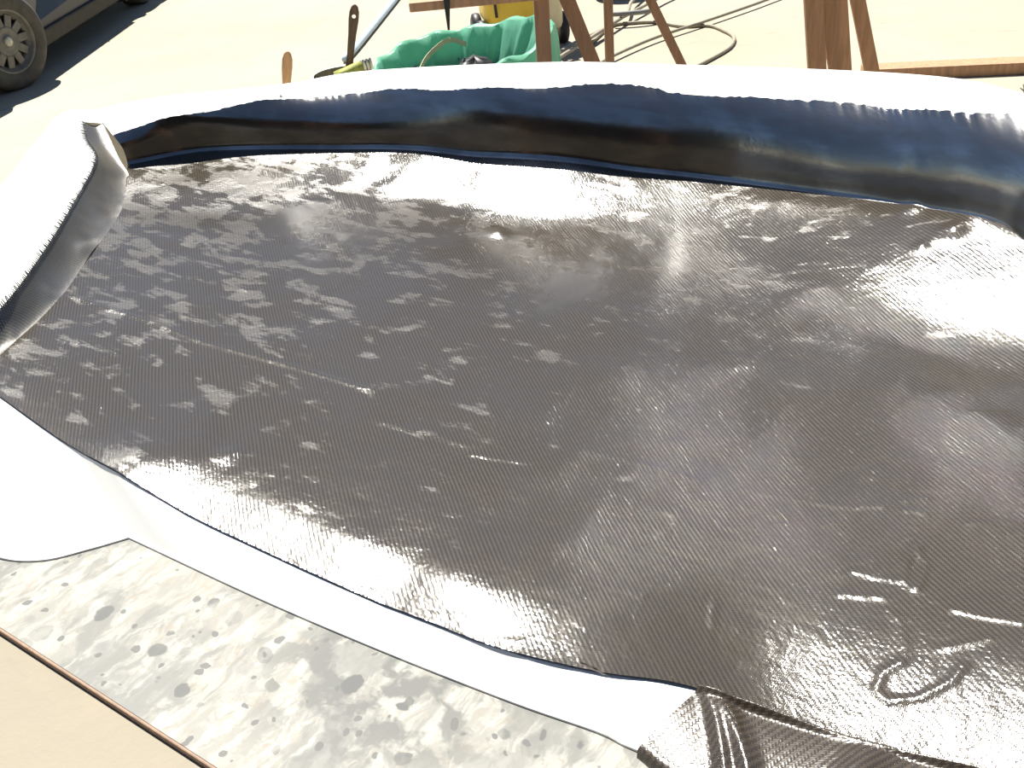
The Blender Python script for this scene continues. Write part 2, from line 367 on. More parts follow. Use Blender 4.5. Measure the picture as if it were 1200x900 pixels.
def edge_fade(w_=.03):
    u1, v1 = uu[..., 0], vv[..., 0]
    f = lambda t: np.clip(t / w_, 0, 1) ** 2 * (3 - 2 * np.clip(t / w_, 0, 1))
    return f(u1) * f(1 - u1) * f(v1) * f(1 - v1)
def plank_floor(P):
    """height of the panel: flat middle, falling lip at the front, sweeping up to the back wall, slopes that place sun glints, brushed unevenness and seams"""
    X, Y = P[..., 0], P[..., 1]; v1 = vv[..., 0]
    # cross-section: nearly flat, sweeping up before the wall
    vs_ = np.linspace(0, 1, 400); slope = .03 + .30 * np.clip((vs_ - .72) / .28, 0, 1) ** 1.5
    prof = np.concatenate([[0], np.cumsum((slope[1:] + slope[:-1]) / 2 * np.diff(vs_))]); prof /= prof[-1]
    zlo = P[0:1, :, 2]; zhi = P[-1:, :, 2]
    Z0 = zlo + (zhi - zlo) * np.interp(v1[:, 0], vs_, prof)[:, None]
    # slopes chosen to place the sun glints, blended and integrated to a height
    Xu, Yu = np.gradient(X, axis=1), np.gradient(Y, axis=1); Xv, Yv = np.gradient(X, axis=0), np.gradient(Y, axis=0)
    Zu, Zv = np.gradient(Z0, axis=1), np.gradient(Z0, axis=0); det = Xu * Yv - Xv * Yu
    Gx, Gy = (Zu * Yv - Zv * Yu) / det, (Xu * Zv - Xv * Zu) / det
    for (px, py, sx, sy, rx, ry, an) in GLINT_SLOPES:
        c = at(px, py, .80); dx, dy = X - c[0], Y - c[1]; a = dx * math.cos(an) + dy * math.sin(an); b = -dx * math.sin(an) + dy * math.cos(an)
        w_ = np.exp(-.5 * ((a / rx) ** 2 + (b / ry) ** 2) ** 2)
        Gx = Gx + (sx - Gx) * w_; Gy = Gy + (sy - Gy) * w_
    gu, gv = Gx * Xu + Gy * Yu - Zu, Gx * Xv + Gy * Yv - Zv
    ny, nx = gu.shape
    dvg = np.zeros((ny, nx)); fu = (gu[:, 1:] + gu[:, :-1]) / 2; fv = (gv[1:] + gv[:-1]) / 2
    dvg[:, :-1] += fu; dvg[:, 1:] -= fu; dvg[:-1] += fv; dvg[1:] -= fv
    E_ = np.concatenate([dvg, dvg[::-1]], 0); E_ = np.concatenate([E_, E_[:, ::-1]], 1)
    ky = 2 - 2 * np.cos(2 * np.pi * np.fft.fftfreq(2 * ny)); kx = 2 - 2 * np.cos(2 * np.pi * np.fft.fftfreq(2 * nx))
    dZ = np.real(np.fft.ifft2(np.fft.fft2(E_) / -(ky[:, None] + kx[None] + LAM)))[:ny, :nx]
    Z = Z0 + dZ
    def bump(px, py, h, r, e=1.0, ang=0):
        c = at(px, py, .83); dx, dy = X - c[0], Y - c[1]; ca, sa = math.cos(ang), math.sin(ang); a = dx * ca + dy * sa; b = -dx * sa + dy * ca
        return h * np.exp(-.5 * ((a / r) ** 2 + (b / (r * e)) ** 2))
    for d in BUMPS: Z = Z + bump(*d)
    q_ = np.random.default_rng(11)
    for _ in range(220):                                   # brushed, hand-laid unevenness
        i_, j_ = q_.integers(20, NV - 20), q_.integers(20, NU - 20); r = q_.uniform(.010, .034); el = q_.uniform(.5, 2.2); an = q_.normal(-.6, .5)
        m_ = (slice(max(0, i_ - 60), i_ + 60), slice(max(0, j_ - 60), j_ + 60)); dx, dy = X[m_] - X[i_, j_], Y[m_] - Y[i_, j_]
        a = dx * math.cos(an) + dy * math.sin(an); b = -dx * math.sin(an) + dy * math.cos(an)
        Z[m_] += q_.normal(0, .030) * r * np.exp(-.5 * ((a / r) ** 2 + (b * el / r) ** 2))
    def ridge(pts, h, wd):
        W = np.array([at(x, y, .83)[:2] for x, y in pts]); best = np.full(X.shape, 1e9)
        x0, x1, y0, y1 = W[:, 0].min() - 5 * wd, W[:, 0].max() + 5 * wd, W[:, 1].min() - 5 * wd, W[:, 1].max() + 5 * wd
        m = (X > x0) & (X < x1) & (Y > y0) & (Y < y1)
        xs, ys = X[m], Y[m]; bb = np.full(xs.shape, 1e9)
        for a, b in zip(W[:-1], W[1:]):
            d = b - a; t = np.clip(((xs - a[0]) * d[0] + (ys - a[1]) * d[1]) / (d @ d), 0, 1)
            bb = np.minimum(bb, np.hypot(xs - a[0] - t * d[0], ys - a[1] - t * d[1]))
        out = np.zeros(X.shape); out[m] = h * np.exp(-(bb / wd) ** 2); return out
    for r in RIDGES: Z = Z + .65 * ridge(*r)
    return Z
# (spot in the photograph, slope x, slope y, radius along, radius across, angle)
LAM = 3e-5
GLINT_SLOPES = [  # panel slopes shaped so sun glints fall at these spots
    (600, 600, .01, -.01, .45, .22, -.5), (700, 690, .0, -.05, .25, .14, -.5),
    (215, 570, -.26, .27, .10, .05, -.65), (300, 615, -.26, .25, .10, .052, -.65), (400, 660, -.20, .24, .10, .055, -.6), (510, 705, -.02, .23, .10, .055, -.55),
    (730, 770, -.02, .05, .13, .06, -.5),
    (290, 240, .0, .18, .20, .07, -.1),
    (635, 242, .20, .50, .13, .075, -.45), (500, 230, .10, .40, .10, .05, -.3),
    (1140, 378, .74, .40, .14, .12, -.5), (1230, 390, .74, .36, .12, .13, -.5),
    (1060, 838, .50, -.06, .13, .065, -.5), (1200, 865, .54, .06, .14, .075, -.5),
]
BUMPS = [(582, 258, .006, .010, 1.5, .6), (1108, 318, .007, .014, 1, 0), (1062, 288, .004, .013, 1, 0), (1075, 322, .003, .008, 1, 0),
         (260, 508, .003, .012, 1, 0), (845, 525, .0015, .011, 1, 0), (232, 487, .002, .016, 1, 0)]
RIDGES = [
    ([(85, 343), (120, 352), (165, 362), (230, 382), (300, 397), (350, 408), (432, 428)], .0018, .006),
    ([(440, 462), (500, 475), (545, 488)], .0014, .008),
    ([(550, 498), (615, 508)], .0014, .004),
    ([(680, 493), (720, 502), (770, 515), (820, 530)], .0012, .006),
    ([(875, 542), (930, 556), (1000, 571)], .0012, .005),
    ([(1010, 572), (1040, 574)], .0018, .004), ([(1062, 571), (1090, 572)], .0018, .004), ([(1065, 582), (1088, 588)], .0016, .004),
    ([(1060, 750), (1040, 757), (1032, 775), (1045, 788), (1085, 790), (1120, 778), (1132, 765)], .0022, .0045),
    ([(1078, 625), (1064, 640), (1063, 660), (1075, 672)], .0018, .0045), ([(1078, 625), (1088, 645), (1080, 670)], .0018, .0045),
    ([(1120, 700), (1160, 715), (1200, 727)], .0020, .004), ([(1112, 742), (1165, 739)], .0018, .0035),
    ([(990, 667), (1040, 676)], .0018, .004), ([(1005, 643), (1040, 655), (1055, 658)], .0016, .004),
    ([(640, 462), (642, 448), (655, 440)], .0012, .0035), ([(738, 650), (752, 660), (763, 648)], .0010, .004),
    ([(838, 668), (836, 690)], .0010, .004), ([(1140, 605), (1200, 612)], .0018, .006),
    ([(1140, 482), (1180, 487)], .0016, .0035), ([(118, 408), (131, 400)], .0014, .003),
    ([(1055, 700), (1065, 730), (1062, 748)], .001, .006),
]
floorP[..., 2] = plank_floor(floorP)
Nc, Bc, Lc, Rc = floorP[0], floorP[-1], floorP[:, 0], floorP[:, -1]
XY = floorP[..., :2]; ca, sa = math.cos(-.55), math.sin(-.55)
floor_uv = np.stack([XY[..., 0] * ca + XY[..., 1] * sa, -XY[..., 0] * sa + XY[..., 1] * ca], -1)

# back wall: from the crease B to the top T
Tpx = [(132, 157, .926), (200, 138, .943), (300, 120, .958), (430, 107, .973), (560, 103, 1.002), (740, 101, 1.010), (800, 108, 1.008), (1000, 122, 1.022), (1150, 132, 1.055)]
Tw = [at(*t) for t in Tpx] + [at(1235, 132, 1.075)]
NW = 48
Tc = curve(Tw, NU)
def wall_grid(off=0., jag=None):
    Bq = floorP[-1].copy(); Pm = floorP[-10]
    tfl = (Bq - Pm); tfl /= np.linalg.norm(tfl, axis=1)[:, None]
    T = Tc.copy()
    h = (T[:, 2] - Bq[:, 2])[:, None]
    out = (T - Bq).copy(); out[:, 2] = 0
    c0 = Bq + tfl * .014                                # fillet control
    c1 = Bq + out * .10 + np.array([0, 0, 1]) * h * .45
    c2 = Bq + out * .33 + np.array([0, 0, 1]) * h * .72
    t = np.linspace(0, 1, NW)[:, None, None]
    # fillet (quadratic) then wall (cubic)
    k = 14; tf = np.linspace(0, 1, k)[:, None, None]
    fs = Bq; fe = Bq + tfl * .012 + np.array([0, 0, 1]) * .016
    fil = (1 - tf) ** 2 * fs + 2 * tf * (1 - tf) * (fs + tfl * .013) + tf ** 2 * fe
    tw = np.linspace(0, 1, NW - k + 1)[1:, None, None]
    wl = (1 - tw) ** 3 * fe + 3 * (1 - tw) ** 2 * tw * (fe + np.array([0, 0, 1]) * h * .36 - out * .03) + 3 * (1 - tw) * tw ** 2 * c2 + tw ** 3 * T
    G = np.concatenate([fil, wl], 0)
    if jag is not None:
        tg = np.linspace(0, 1, NW)[:, None, None] ** 14
        G = G + (T - Bq)[None] * jag[None, :, None] * tg
    return G
sarc = np.concatenate([[0], np.cumsum(np.linalg.norm(np.diff(Tc, axis=0), axis=1))])
def nz(x, f, seed):
    r = np.random.default_rng(seed); k = np.arange(int(x.max() * f) + 3); v = r.uniform(-1, 1, len(k)); return np.interp(x * f, k, v)
jag = .025 * nz(sarc, 9, 1) + .03 * np.floor(3 * nz(sarc, 14, 2)) / 3 + .012 * nz(sarc, 130, 3)
wallP = wall_grid(jag=jag)
# local buckles in the wall cloth
wn = np.zeros(wallP.shape[:2]); r_ = np.random.default_rng(5)
for _ in range(40):
    cx, cz = r_.uniform(0, sarc[-1]), r_.uniform(.35, .95); a = r_.uniform(-1, 1) * .0009
    wn += a * np.exp(-((sarc[None] - cx) / r_.uniform(.02, .09)) ** 2 - ((np.linspace(0, 1, NW)[:, None] - cz) / .2) ** 2)
wallP[..., 1] -= wn * .9; wallP[..., 2] += wn * .4
wd = np.concatenate([[0 * sarc], np.cumsum(np.linalg.norm(np.diff(wallP, axis=0), axis=2), 0)])
wall_uv = np.stack([np.broadcast_to(sarc[None], wd.shape) + wd * .15, wd], -1)

# left end strip, rising to the turned-up flap at the back corner
NS = 260
Li = curve(list(Lc[0:-30:50]) + [at(150, 203, .853), at(138, 183, .878), at(121, 143, .93)], NS)
Lo = curve([at(-75, 405, .845), at(-5, 366, .868), at(50, 296, .880), at(90, 231, .887), at(112, 186, .90), at(101, 163, .92), at(96, 141, .945)], NS)
def strip(a, b, sag, n=26):
    t = np.linspace(0, 1, n)[:, None, None]
    P = (1 - t) * a[None] + t * b[None]
    P[..., 2] -= sag * 4 * (t * (1 - t))[..., 0]
    return P
def frame_uv(P):
    du = np.concatenate([np.zeros((P.shape[0], 1)), np.cumsum(np.linalg.norm(np.diff(P, axis=1), axis=2), 1)], 1)
    dv = np.concatenate([np.zeros((1, P.shape[1])), np.cumsum(np.linalg.norm(np.diff(P, axis=0), axis=2), 0)], 0)
    return np.stack([du, dv], -1)
leftP = strip(Li, Lo, .010)
s_ = np.linspace(0, 1, NS)[None]; t_ = np.linspace(0, 1, 26)[:, None]
for _ in range(26):
    cu, ct = r_.uniform(.02, .9), r_.uniform(.1, .7)
    leftP[..., 2] += r_.uniform(-1, 1) * .004 * np.exp(-((s_ - cu) / r_.uniform(.01, .04)) ** 2 - ((t_ - ct) / .25) ** 2)
# right end strip
Ri = curve(list(Rc[0:-30:50]) + [Rc[-1], (Rc[-1] + Tw[-1]) / 2 + [0, -.015, -.01], Tw[-1]], NS)
Ro = curve([Rc[0] + [.08, -.02, .04], Rc[100] + [.085, 0, .05], Rc[250] + [.085, 0, .055], Rc[-1] + [.08, .0, .055], at(1262, 160, 1.06), at(1206, 116, 1.08), at(1199, 97, 1.10)], NS)
rightP = strip(Ri, Ro, .010)

# ------------------------------------------------------------------ white mould
mould = empty('panel_mould', (0, 1.4, TZ)); inv = Matrix.Translation((0, -1.4, -TZ))
tag(mould, 'glossy white fibreglass panel mould lying on the stained work table', 'mould')
def shift(P): return P - np.array([0, 1.4, TZ])
def sub(P, k, j): return np.concatenate([P[::k], P[-1:]], 0)[:, list(range(0, P.shape[1], j)) + [P.shape[1] - 1]]
low = np.array([0, 0, -.0035])
grid_mesh('cavity_floor', shift(sub(floorP, 8, 8) + low * 1.6), M['gel'], mould)
wall_clean = wall_grid(); wl2 = wall_clean + np.array([.0015, .004, -.002])
grid_mesh('cavity_wall', shift(sub(wl2, 2, 6)), M['gel'], mould)
grid_mesh('cavity_end', shift(strip(Li, Lo, .010)[:, ::4] + low), M['gel'], mould, flip=True)
grid_mesh('cavity_end', shift(strip(Ri, Ro, .010)[:, ::4] + low), M['gel'], mould)
def flange(inner, outer, lip=.007, n=10):
    """flat flange from the inner rim to a rolled outer edge, then a skirt down to the table"""
    i_, o_ = inner + low, outer
    rows = [(1 - t) * i_ + t * o_ for t in np.linspace(0, 1, n)]
    d = (o_ - i_).copy(); d[:, 2] = 0; d /= np.linalg.norm(d, axis=1)[:, None]
    for a in np.linspace(0, math.pi / 2, 6)[1:]:
        rows.append(o_ + d * (lip * math.sin(a)) - np.array([0, 0, 1]) * (lip * (1 - math.cos(a))))
    last = rows[-1]; b = last.copy(); b[:, 2] = np.minimum(last[:, 2] - .0005, np.maximum(TZ + .0005, last[:, 2] - .16)); rows.append(b)
    return np.stack(rows, 0)
NFw = [at(-95, 560, .775), at(-50, 625, .750), at(0, 652, .739), at(50, 655, .738), at(105, 642, .738), at(150, 629, .738), at(300, 699, .738), at(450, 763, .738), at(600, 822, .738), at(700, 857, .738),
       at(757, 882, .739), at(1000, 950, .755), np.array([.58, .31, .81]), np.array([.93, .14, .89])]
FBw = [at(112, 128, .915), at(200, 112, .938), at(335, 98, .957), at(430, 83, .974), at(640, 73, .992), at(800, 76, .990), at(1000, 83, 1.008), at(1120, 92, 1.032), at(1190, 107, 1.05), at(1300, 135, 1.06)]
nN = 160
# let the flange keep square to the rim: pair the points by nearest arc share between the corners
Nrim = np.vstack([curve([Lo[0], (Lo[0] + Nc[0]) / 2, Nc[0]], 24, False)[:-1], curve(Nc[::20], nN - 23, False)])
outN = np.vstack([curve(NFw[:6], 44)[:-1], curve(NFw[5:], nN - 43)])
fl = [('flange', Nrim, outN, True, .0018)]
outL = curve([outN[0], np.array([-1.0, 1.30, .83]), np.array([-1.01, 1.75, .875]), np.array([-1.03, 2.2, .90]), at(70, 135, .915), FBw[0]], NS)
fl.append(('flange', Lo, outL, False, .007))
inB = np.vstack([curve([Lo[-1], Li[-1], Tw[0]], 12, False)[:-1], curve(Tw, nN - 11)])
fl.append(('flange', inB, np.vstack([curve([outL[-1], at(150, 120, .915)], 12, False)[:-1], curve([at(150, 120, .915)] + FBw[1:], nN - 11)]), False, .007))
outR = curve([outN[-1], np.array([1.10, .6, .93]), np.array([1.10, 1.1, .96]), FBw[-1]], NS)
fl.append(('flange', Ro, outR, True, .007))
for nm, a, b, flp, lp in fl:
    P = flange(a, b, lp)
    grid_mesh(nm, shift(P), M['gel'], mould, flip=flp)

# ------------------------------------------------------------------ carbon laminate
lam = empty('carbon_laminate', (0, 1.4, .82)); LO = np.array([0, 1.4, .82])
tag(lam, 'dark twill carbon fibre laminate wet with resin, laid in the white mould', 'laminate')
def lsh(P): return P - LO
o = grid_mesh('floor_cloth', lsh(floorP), M['carbon'], lam, floor_uv)
o = grid_mesh('back_wall_cloth', lsh(wallP), M['carbon_wall'], lam, wall_uv); tag(o, 'tall back wall cloth mirroring blue sky')
o = grid_mesh('end_cloth', lsh(leftP), M['carbon_dry_haze'], lam, frame_uv(leftP), flip=True); tag(o, 'cloth turned up at the end of the panel, sky haze put into its grey colour')
o = grid_mesh('end_cloth', lsh(rightP), M['carbon_dry_haze'], lam, frame_uv(rightP))
# frayed tow ends along the end cloth
def fray(edge, inner, name, step, ln):
    mb = MB()
    E_ = curve(edge, int(np.sum(np.linalg.norm(np.diff(edge, axis=0), axis=1)) / step)); I_ = curve(inner, len(E_))
    for i in range(1, len(E_) - 1):
        d = E_[i] - I_[i]; d /= np.linalg.norm(d); t = E_[i + 1] - E_[i - 1]; t /= np.linalg.norm(t); n_ = np.cross(d, t)
        l_ = ln * random.uniform(.6, 1.25); wv = step * .28; p = E_[i] - d * .004; q = E_[i] + d * l_ + n_ * random.uniform(-.002, .002) + t * random.uniform(-.001, .001)
        V = [p - t * wv + n_ * .0007, p + t * wv + n_ * .0007, q + t * wv * .7, q - t * wv * .7, p - t * wv - n_ * .0007, p + t * wv - n_ * .0007]
        mb.add([v - LO for v in V], [(0, 1, 2, 3), (4, 3, 2, 5), (0, 3, 4), (1, 5, 2)])
    return tag(mb.build(name, M['tow'], lam), 'fringe of frayed tow ends', kind='stuff')
fray(Lo, Li, 'frayed_edge', .0058, .008)
fray(Ro, Ri, 'frayed_edge', .0058, .008)
# scraps of loose cloth standing off the front rim and the top of the wall
def scrap(px, py, z, w_, h_, name='loose_cloth_edge', ang=-.6, curl=.6):
    p = at(px, py, z); n1, n2 = 14, 6; P = np.zeros((n2, n1, 3))
    for i in range(n2):
        for j in range(n1):
            a = (j / (n1 - 1) - .5) * w_; b = i / (n2 - 1); env = max(.05, 1 - (2 * j / (n1 - 1) - 1) ** 2)
            up = b * h_ * env
            P[i, j] = [p[0] + a * math.cos(ang) - .35 * up * math.sin(ang) * curl, p[1] + a * math.sin(ang) + .35 * up * math.cos(ang) * curl, p[2] + up + .001 * math.sin(j * 1.7)]
    grid_mesh(name, lsh(P), M['carbon_wall'], lam, frame_uv(P))
scrap(106, 537, .788, .045, .009); scrap(216, 597, .776, .03, .005); scrap(690, 784, .770, .05, .005)
scrap(765, 106, .966, .06, .012, ang=-.3, curl=.2); scrap(330, 117, .952, .012, .012, ang=0, curl=.1)
# overhanging flap at the front
Ec = Nc + np.array([0, 0, .003]); k0 = int(np.argmin(np.linalg.norm(Nc - at(822, 807, .77), axis=1)))
E1 = curve([Ec[k0], Ec[k0 + 25] + [0, 0, .003], *Ec[k0 + 50:k0 + 200:25], Ec[k0 + 210]], 240, False)
E2 = curve([at(756, 868, .762), at(800, 900, .765), at(900, 945, .772), at(1050, 990, .787), np.array([.47, .345, .815]), np.array([.56, .30, .835])], 240)
nf = 90; t = np.linspace(0, 1, nf)[:, None, None]
mid = (E1 + E2) / 2 + np.array([0, 0, .008])
flapP = (1 - t) ** 2 * E1[None] + 2 * t * (1 - t) * mid[None] + t ** 2 * E2[None]
dn = E2 - E1; dn[:, 2] = 0; dn /= np.linalg.norm(dn, axis=1)[:, None]
hang = [E2 + dn * (.012 * math.sin(a)) + np.array([0, 0, -1]) * (.008 * (1 - math.cos(a)) + max(0, a - 1) * .012) for a in np.linspace(0.1, 1.6, 20)]
flapP = np.concatenate([flapP, np.stack(hang)], 0)
tt = np.linspace(0, 1, flapP.shape[0])[:, None]; ss = np.linspace(0, 1, 240)[None]
def fold(s0, s1, h, wdt): return h * np.exp(-((ss - (s0 + (s1 - s0) * tt)) / wdt) ** 2) * np.sin(np.clip(tt * 1.1, 0, 1) * math.pi) ** .6
flapP[..., 2] += fold(.02, .24, .010, .018) + fold(.0, .19, .007, .014) + fold(.25, .33, .008, .03) + fold(.45, .42, .006, .03) + fold(.62, .7, .006, .04) + fold(.85, .8, .005, .03)
flapP[..., 2] += .006 * np.exp(-((tt - .04) / .04) ** 2) * (1 + .5 * np.sin(ss * 20)) - .004 * np.exp(-(tt / .03) ** 2)
o = grid_mesh('overhanging_flap', lsh(flapP), M['carbon_flap'], lam, frame_uv(flapP) @ np.array([[.8, .6], [-.6, .8]]), flip=True)
tag(o, 'wrinkled cloth flap folded over the front flange')

# ------------------------------------------------------------------ brushes and pots behind the mould
def lathe_part(name, prof, mat, parent, n=40, smooth=True, wob=None): return MB().lathe(prof, n, wob).build(name, mat, parent, smooth)
pp = at(397, 80, .93); PX, PY = pp[0], pp[1] + .06; PH = .165
pot = empty('mixing_pot', (PX, PY, TZ)); tag(pot, 'white plastic mixing pot stained inside, standing behind the mould', 'pot')
lathe_part('pot_wall', [(.0, .0), (.062, 0), (.066, .01), (.078, PH - .012), (.081, PH - .007), (.081, PH), (.077, PH)], M['gel'], pot)
lathe_part('pot_lining', [(.077, PH), (.0755, PH - .012), (.064, .02), (0, .018)], M['pot_in'], pot)
def brush(name, label, base, tip, hmat, wid, hole=True, group=None):
    """flat paint brush: handle upwards from the ferrule at base to tip"""
    base, tip = Vector(base), Vector(tip); d = tip - base; Lh = d.length; root = empty(name, tuple(base))
    zz = d.normalized(); yy = Vector((.1, -1, 0)); yy = (yy - zz * yy.dot(zz)).normalized(); xx = yy.cross(zz)
    root.rotation_euler = Matrix((xx, yy, zz)).transposed().to_euler()
    prof = [(0, .42), (.12, .40), (.35, .34), (.6, .40), (.8, .50), (.9, .48), (.97, .32), (1, .1)]
    bm = bmesh.new(); hz = .84 * Lh
    Lp = [(a * Lh, b * wid) for a, b in prof]
    V = [bm.verts.new((-b, -.005, z)) for z, b in Lp] + [bm.verts.new((b, -.005, z)) for z, b in reversed(Lp)]
    f = bm.faces.new(V); ex = bmesh.ops.extrude_face_region(bm, geom=[f])
    bmesh.ops.translate(bm, verts=[v for v in ex['geom'] if isinstance(v, bmesh.types.BMVert)], vec=(0, .010, 0))
    bmesh.ops.recalc_face_normals(bm, faces=bm.faces)
    me = bpy.data.meshes.new('handle'); bm.to_mesh(me); bm.free()
    h = mesh_obj('handle', me, hmat, root)
    if hole:
        cb = MB().tube([(0, -.02, hz), (0, .02, hz)], wid * .2, 16).build('hole_cutter', None)
        md = h.modifiers.new('hole', 'BOOLEAN'); md.object = cb; md.operation = 'DIFFERENCE'; md.solver = 'EXACT'
        cb.matrix_world = Matrix.Identity(4)
        h.parent = None
        bpy.context.view_layer.update(); dg = bpy.context.evaluated_depsgraph_get(); nm = bpy.data.meshes.new_from_object(h.evaluated_get(dg))
        h.modifiers.clear(); h.data = nm; h.parent = root; bpy.data.objects.remove(cb, do_unlink=True)
    m = h.modifiers.new('bevel', 'BEVEL'); m.width = .003; m.segments = 2; m.limit_method = 'ANGLE'
    MB().box((0, 0, -.012), (wid * 1.25, .015, .03)).build('ferrule', M['band'], root, bevel=.002)
    b = MB()
    for k in range(9):
        x = (k / 8 - .5) * wid * 1.1; b.bar((x, 0, -.025), (x * 1.05, random.uniform(-.002, .002), -.07 - random.uniform(0, .006)), wid * .13, .011)
    b.build('bristles', M['bristle'], root)
    tag(root, label, 'brush', group)
    return root
tp = at(416, 5, 1.02); tp = atY(416, 5, PY + .045); bs = atY(408, 92, PY + .035)
brush('paint_brush', 'dark grubby paint brush with hole in handle, upright in the white pot', bs, tp, M['handle'], .026)
# olive tube with a ribbed cap lying across the pot
bl = empty('resin_tube', (PX + .035, PY - .01, TZ + PH + .001)); bl.rotation_euler = (0, math.radians(-8), math.radians(10))
tag(bl, 'olive plastic tube with pale ribbed cap lying across the white pot rim', 'tube')
b = MB(); n_ = 14
for k, (x, ry, rz) in enumerate(((-.055, .020, .002), (-.03, .018, .007), (0, .015, .012), (.022, .0135, .0135))):
    b.v += [(x, ry * math.cos(2 * math.pi * q / n_), .0135 + rz * math.sin(2 * math.pi * q / n_)) for q in range(n_)]
for k in range(3):
    b.f += [(k * n_ + q, k * n_ + (q + 1) % n_, (k + 1) * n_ + (q + 1) % n_, (k + 1) * n_ + q) for q in range(n_)]
b.f += [tuple(reversed(range(n_))), tuple(range(3 * n_, 4 * n_))]
b.build('tube_body', M['bristle'], bl, True)
for x in (.024, .033, .042):
    MB().tube([(x, 0, .0135), (x + .006, 0, .0135)], .0145, 16).build('cap_rib', M['band'], bl)
MB().tube([(.022, 0, .0135), (.047, 0, .0135)], .0115, 16).build('cap', M['bristle'], bl)
# tin with a light-handled brush
tq = atY(335, 100, 2.62)
tin = empty('tin_can', (tq[0], 2.60, TZ)); tag(tin, 'open tin can holding the light-handled brush, behind the mould', 'tin')
lathe_part('can_wall', [(0, 0), (.045, 0), (.046, .004), (.045, .008), (.045, .13), (.0465, .133), (.0465, .137), (.044, .137), (.044, .01), (0, .01)], M['band'], tin)
brush('paint_brush', 'light wooden brush handle poking up alone left of the white pot', atY(334, 150, 2.612), atY(337, 60, 2.60), M['handle2'], .026, hole=False)

# ------------------------------------------------------------------ rubbish bin with green liner
BC = (-.075, 3.40)
bn = empty('rubbish_bin', (BC[0], BC[1], 0)); tag(bn, 'dark round rubbish bin under the green liner behind the mould', 'bin')
lathe_part('bin_body', [(0, 0), (.22, 0), (.225, .02), (.268, .66), (.272, .662), (.272, .675), (.262, .675), (.205, .03), (0, .025)], M['bin'], bn)
lathe_part('bin_rim', [(.270, .655), (.276, .658), (.276, .677), (.266, .677), (.266, .67)], M['bin'], bn)
lin = empty('bin_liner', (BC[0], BC[1], .75)); tag(lin, 'shiny green plastic bin liner folded over the bin rim', 'bin liner')
def bagwob(i, q, r, z):
    fold_ = .010 * math.sin(11 * q + i * .35) + .007 * math.sin(23 * q + 1.3 + i * .2) + .005 * math.sin(37 * q + i)
    k = min(1, abs(i - 9) / 3)
    return r + fold_ * (.35 + .65 * k), z + .012 * math.sin(3 * q + 1) + .05 * math.cos(q) * (1 if i >= 5 and i <= 14 else .8) + .006 * math.sin(13 * q + i)
lathe_part('liner_inside', [(.10, -.46), (.16, -.42), (.19, -.34), (.208, -.24), (.222, -.16), (.236, -.10), (.256, -.05), (.272, -.01), (.284, .018), (.296, .026), (.306, .018)], M['bag'], lin, 140, True, bagwob)
lathe_part('liner_cuff', [(.306, .018), (.312, -.02), (.316, -.08), (.322, -.15), (.320, -.21), (.326, -.26)], M['bag'], lin, 140, True, lambda i, q, r, z: bagwob(i + 10, q, r, z))
st = MB(); pts = [atY(488, 92, 3.30), atY(500, 68, 3.42), atY(521, 49, 3.50), atY(533, 47, 3.52), atY(546, 52, 3.56)]
pts = curve(pts, 14)
for a, b_ in zip(pts[:-1], pts[1:]): st.bar(a, b_, .016, .002, side=(0, .3, 1))
tag(st.build('cardboard_strip', M['card']), 'bent tan cardboard strip sticking out of the green liner', 'strip')
rb = MB(); rb.lathe([(0, -.03), (.05, -.025), (.07, 0), (.05, .03), (0, .04)], 20, lambda i, q, r, z: (r * (1 + .25 * math.sin(3 * q + i)), z + .008 * math.sin(5 * q)))
ro = rb.build('rag', M['black'], None, True); rp = atY(557, 82, 3.50); ro.location = tuple(rp); tag(ro, 'crumpled black rag inside the green liner', 'rag')

# ------------------------------------------------------------------ trestles
def leg_line(p0, p1, Y, wx, wy, ztop, mat, parent, name='leg'):
    a = Vector(atY(*p0, Y)); b = Vector(atY(*p1, Y)); d = a - b
    foot = b + d * ((0 - b.z) / d.z); head = b + d * ((ztop - b.z) / d.z)
    base = parent.location
    return MB().bar(foot - base, head - base, wx, wy).build(name, mat, parent, bevel=.003), foot, head
def trestle(label, near, far, Yn, Yf, ztop, wn, wf, mat):
    c = atY(near[0][0][0], 40, Yn); root = empty('sawhorse', (float(c[0]), float((Yn + Yf) / 2), 0)); tag(root, label, 'sawhorse', 'wooden sawhorses behind the mould')
    heads = []
    for (pr, Y, w_, m_) in ((near, Yn, wn, mat[0]), (far, Yf, wf, mat[1])):
        hs = []
        for k, (p0, p1) in enumerate(pr):
            o_, f_, h_ = leg_line(p0, p1, Y + .022 * k, w_, .022, ztop, m_, root); hs.append(h_)
        heads.append((hs[0] + hs[1]) / 2)
        root_l = root.location
        a, b = hs; up = Vector((0, 0, -.45))
    bm = MB().bar(heads[0] + Vector((0, -.12, .03)) - root.location, heads[1] + Vector((.02, .12, .03)) - root.location, .09, .06, side=(1, 0, 0)); bm.build('beam', mat[0], root, bevel=.004)
    return root
t1 = trestle('weathered wooden sawhorse just right of the green bin liner', [((634, 0), (638, 72)), ((665, 0), (694, 72))], [((712.5, 0), (714.5, 72)), ((762, 0), (797, 72))],
             3.00, 4.60, 1.08, .043, .040, (M['wood_dark'], M['wood_dark']))
a = Vector(atY(480, 7, 2.965)); b_ = Vector(atY(690, -13, 2.965)); MB().bar(a - t1.location, b_ - t1.location, .025, .055, side=(0, 0, 1)).build('cross_board', M['wood_raw'], t1, bevel=.003)
t2 = trestle('orange-brown sawhorse with crossing legs at the right behind the mould', [((953, 0), (957, 75)), ((969, 0), (981, 76))], [((984, 0), (989, 78)), ((1005, 0), (1021, 80))],
             3.05, 3.85, 1.02, .053, .053, (M['wood_raw'], M['wood_raw']))
